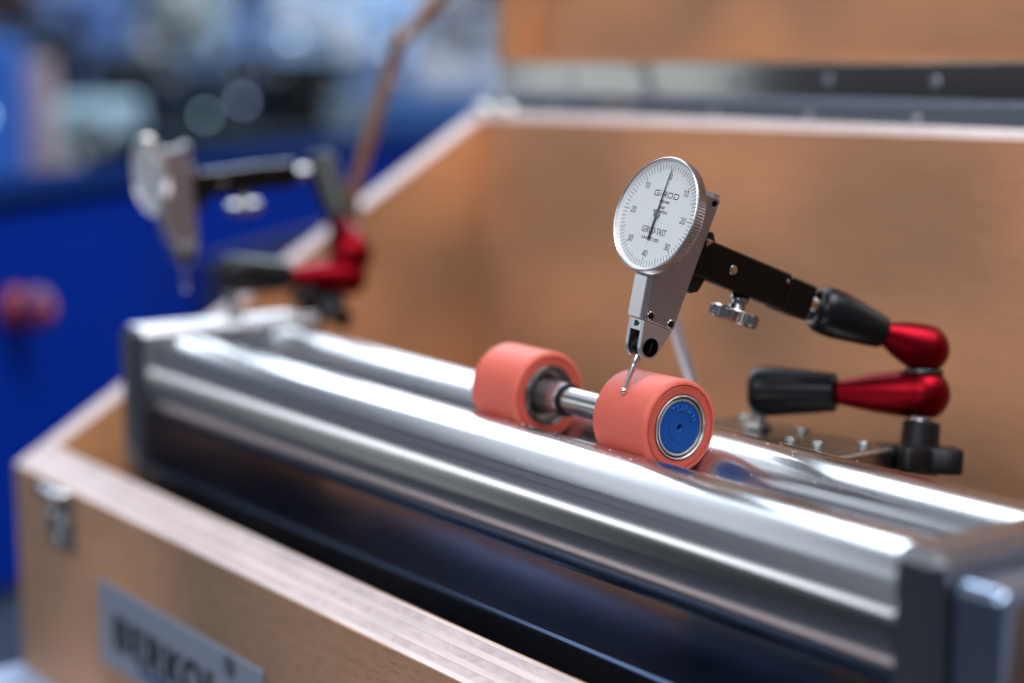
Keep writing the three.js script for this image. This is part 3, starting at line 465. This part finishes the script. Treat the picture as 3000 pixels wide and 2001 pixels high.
// ------------------------------------------------------------------ articulated stands
// frame: dial-local axes at O in world millimetres; joints are world points
function makeStand(label, B, O, J, group) {
  const st = thing('indicator_stand', label, 'indicator stand', J.foot, group);
  const W = B.clone().setPosition(O), D = (g) => { g.applyMatrix4(W); return g; }, dv = (x, y, z) => V(x, y, z).applyMatrix4(W);
  // holder bar behind the dial
  const bar = part('holder_bar', D(soft(cboxTilt(-5, 5, -14.9, -1.6, -67.6, -21.5), 0.2)), M.blackOxide, st);
  part('holder_end', D(soft(cboxTilt(-5, 5, -15.4, -2.1, -82, -67.9), 0.2)), M.blackOxide, st);
  part('dovetail_clamp', D(sideProfile([[-22.6, 1.2], [-26, 1.4], [-28, -1], [-29.5, -15], [-28, -20], [-25, -21.4], [-22.4, -20.5]], -4, 2.5, 0.6)), M.blackPlastic, st);
  part('pin', D(toX(lathe([[0, 5.25], [1.6, 5.22], [1.75, 4.9], [1.75, 4.5]], 32)).translate(0, -8.4, -38.2)), M.steel, bar);
  part('pin', D(toX(lathe([[0, 5.15], [0.8, 5.12], [0.85, 4.9]], 20)).translate(0, -4.9, -65.6)), M.steel, bar);
  part('wear_corner', D(convex([[5.12, -1.9, -21.9], [5.12, -1.9, -24.6], [5.12, -4.4, -22.3], [4.6, -1.45, -21.9], [4.6, -1.45, -24.4]])), M.steel, bar);
  // thumb screw
  const ts = part('thumb_screw', D(between(V(0, -15, -50.3), V(0.3, -30, -50.6), [[0, 0], [0, 3.3], [2.8, 3.3], [3, 2.9], [7, 2.9], [7.1, 0]], 32)), std([0.4, 0.39, 0.39], 0.2, 1), st);
  { const n = 40, prof = [[0, 2], [8.2, 0], [8.7, 0.5], [8.9, 0.9], [8.9, 3.9], [8.7, 4.3], [8.2, 4.8], [0, 4.8]], pos = [], idx = [];
    for (let j = 0; j <= n * 2; j++) for (let i = 0; i < prof.length; i++) { const a = j / (n * 2) * Math.PI * 2, r = prof[i][0] + (i === 3 || i === 4 ? (j % 2 ? 0.25 : -0.2) : 0); pos.push(r * Math.cos(a), -(prof[i][1]), r * Math.sin(a)); }
    for (let j = 0; j < n * 2; j++) for (let i = 0; i < prof.length - 1; i++) { const a = j * prof.length + i, b = a + prof.length; idx.push(a, a + 1, b, b, a + 1, b + 1); }
    let g = new THREE.BufferGeometry(); g.setAttribute('position', new THREE.Float32BufferAttribute(pos, 3)); g.setIndex(idx); g = g.toNonIndexed(); g.computeVertexNormals(); g.translate(0, -20.9, -50.4);
    part('knurled_head', D(soft(g, 0.4)), std([0.42, 0.4, 0.39], 0.24, 1), ts); }
  const stud = part('ball_stud', [rod(dv(0, -9, -81), dv(0, -9.4, -92), 3.1), ball(J.ballTop, 6.2, 40)], M.steel, st);
  // upper and lower arm: black sleeve, red joint piece
  const sleeve = (b, e, L, open, f) => {
    const o = open ? 0 : 3.6, k = open ? 1.0 : 1.08, pr = [[o - 6.8, 0]]; if (open) pr.splice(0, 1, [-3, 5.6], [-5.2, 6.2]);
    pr.push([o - 6.8, 5.8 * k], [o - 6.2, 7.4 * k], [o - 4.6, 8.6 * k], [o - 2, 9.1 * k], [o + 3, 9.1 * k], [L * f - 1, open ? 6.3 : 7.6], [L * f, open ? 5.8 : 7.1], [L * f, 0]);
    return between(b, e, pr, 48);
  };
  const red = (b, e, L, r, f) => { const pr = [[L * f - 2, 0], [L * f - 2, r * 0.44], [L * f + 1, r * 0.47]]; const x1 = L - r * 0.35; pr.push([L * f + (x1 - L * f) * 0.5, r * 0.75], [x1 - 1.2, r * 0.93]); for (let k = 0; k <= 12; k++) { const a = Math.asin(-0.35) + k / 12 * (Math.PI / 2 - Math.asin(-0.35)); pr.push([L + r * Math.sin(a), Math.max(0, r * Math.cos(a))]); } return between(b, e, pr, 64); };
  const Lu = J.ballTop.distanceTo(J.elbowTop), Ll = J.ballLow.distanceTo(J.elbowLow);
  part('upper_sleeve', sleeve(J.ballTop, J.elbowTop, Lu, true, J.fu), M.blackGloss, st);
  part('upper_joint_arm', red(J.ballTop, J.elbowTop, Lu, J.ru ?? 9.4, J.fu), M.redAnodised, st);
  part('lower_sleeve', sleeve(J.ballLow, J.elbowLow, Ll, false, 0.48), M.blackGloss, st);
  part('lower_joint_arm', red(J.ballLow, J.elbowLow, Ll, 10, 0.48), M.redAnodised, st);
  const ax = J.knob.clone().sub(J.elbowTop).normalize();
  const mid = J.elbowTop.clone().lerp(J.elbowLow, 0.5);
  part('elbow_washer', rod(mid.clone().addScaledVector(ax, -1.0), mid.clone().addScaledVector(ax, 1.0), 7.4, 40), std([0.1, 0.1, 0.11], 0.3, 1), st);
  part('elbow_collar', rod(J.elbowLow.clone().addScaledVector(ax, 6.8), J.elbowLow.clone().addScaledVector(ax, 11.5), 5, 32), M.chrome, st);
  // star knob
  const top = J.elbowLow.clone().addScaledVector(ax, 10.4), tk = J.knob.clone();
  const hub = part('star_knob', between(top, tk, [[0, 0], [0, 6.4], [0.8, 7.1], [12, 7.3], [14, 7.8], [20, 8]], 40), M.blackPlastic, st);
  const sp = []; for (let k = 0; k < 96; k++) { const a = k / 96 * Math.PI * 2, r = 15.0 + 3.6 * Math.cos(5 * a + 0.5); sp.push([r * Math.cos(a), r * Math.sin(a)]); }
  const star = prism(sp, -5, 5, 1.6); star.applyQuaternion(new THREE.Quaternion().setFromUnitVectors(V(0, 0, 1), ax)); star.translate(tk.x, tk.y, tk.z); part('lobed_grip', soft(star, 0.5), M.blackPlastic, hub);
  // foot
  part('foot_stud', [rod(V(...J.foot), J.ballLow.clone().lerp(V(...J.foot), 0.1), 3.1), between(V(...J.foot), J.ballLow, [[0, 0], [0, 5], [2.2, 5], [2.6, 4.4], [2.6, 0]], 24)], M.steel, st);
  return st;
}
function cboxTilt(x0, x1, y0, y1, z0, z1) { const c = 0.7, g = cbox(x0, x1, y0, y1, z0, z1, c), p = g.attributes.position; for (let i = 0; i < p.count; i++) p.setY(i, p.getY(i) + (p.getZ(i) + 21.5) * 0.012); g.computeVertexNormals(); return g; }
const stand1 = makeStand('jointed black and red stand holding the sharp dial at the right', B1, O1, {
  ballTop: V(-11.5, 31.9, -84.3), fu: 0.55, elbowTop: V(5.3, 17.1, -118.1), elbowLow: V(7.1, 0.2, -116.4), ballLow: V(-45, -2.5, -80), knob: V(9, -24, -112.5), foot: [-45, -17.5, -81],
});
// chrome block under the right stand, with its rod
part('magnet_block', rbox(-70, 10, -66, -17.5, -97, -66, 1.6), std([0.36, 0.36, 0.33], 0.28, 1), stand1);
for (const [x, z] of [[-64, -72], [-20, -74], [-8, -76], [-30, -90], [2, -90], [-62, -90]]) part('cap_screw', [rod(V(x, -17.7, z), V(x, -15.6, z), 2.3, 20)], M.steel, stand1);
part('support_rod', rod(V(-70, -20, -75), V(-86, 36, -66), 2.7), M.satinBright, stand1);
part('block_foot', box(-72, 12, -181.5, -66, -99, -64), M.blackOxide, stand1);

// the same pair again at the left end, far out of focus
const dial2 = dial.clone(); dial2.name = numbered('dial_indicator'); scene.add(dial2);
tag(dial2, 'blurred dial test indicator hanging over the left end plate', 'dial indicator');
const n2 = V(-0.06, -0.1, 0.954).normalize(), v2 = V(0, 1, 0).addScaledVector(n2, -n2.y).normalize(), u2 = v2.clone().cross(n2);
const Bm2 = new THREE.Matrix4().makeBasis(u2, v2, n2), O2 = V(-390.7, 67.8, 17.4);
dial2.quaternion.setFromRotationMatrix(Bm2); dial2.position.copy(O2).multiplyScalar(K);
makeStand('blurred jointed black and red stand on the left end plate', Bm2, O2, {
  ballTop: V(0, -9.4, -98).applyMatrix4(Bm2.clone().setPosition(O2)), fu: 0.62, ru: 11.5, elbowTop: V(-352.5, 25.5, -78.8), elbowLow: V(-351.9, 13.4, -77), ballLow: V(-351.4, 19.5, -6.8), knob: V(-355, -1, -62), foot: [-346, -1.5, -7],
});

// cast shadows everywhere
renderer.render(scene, camera);
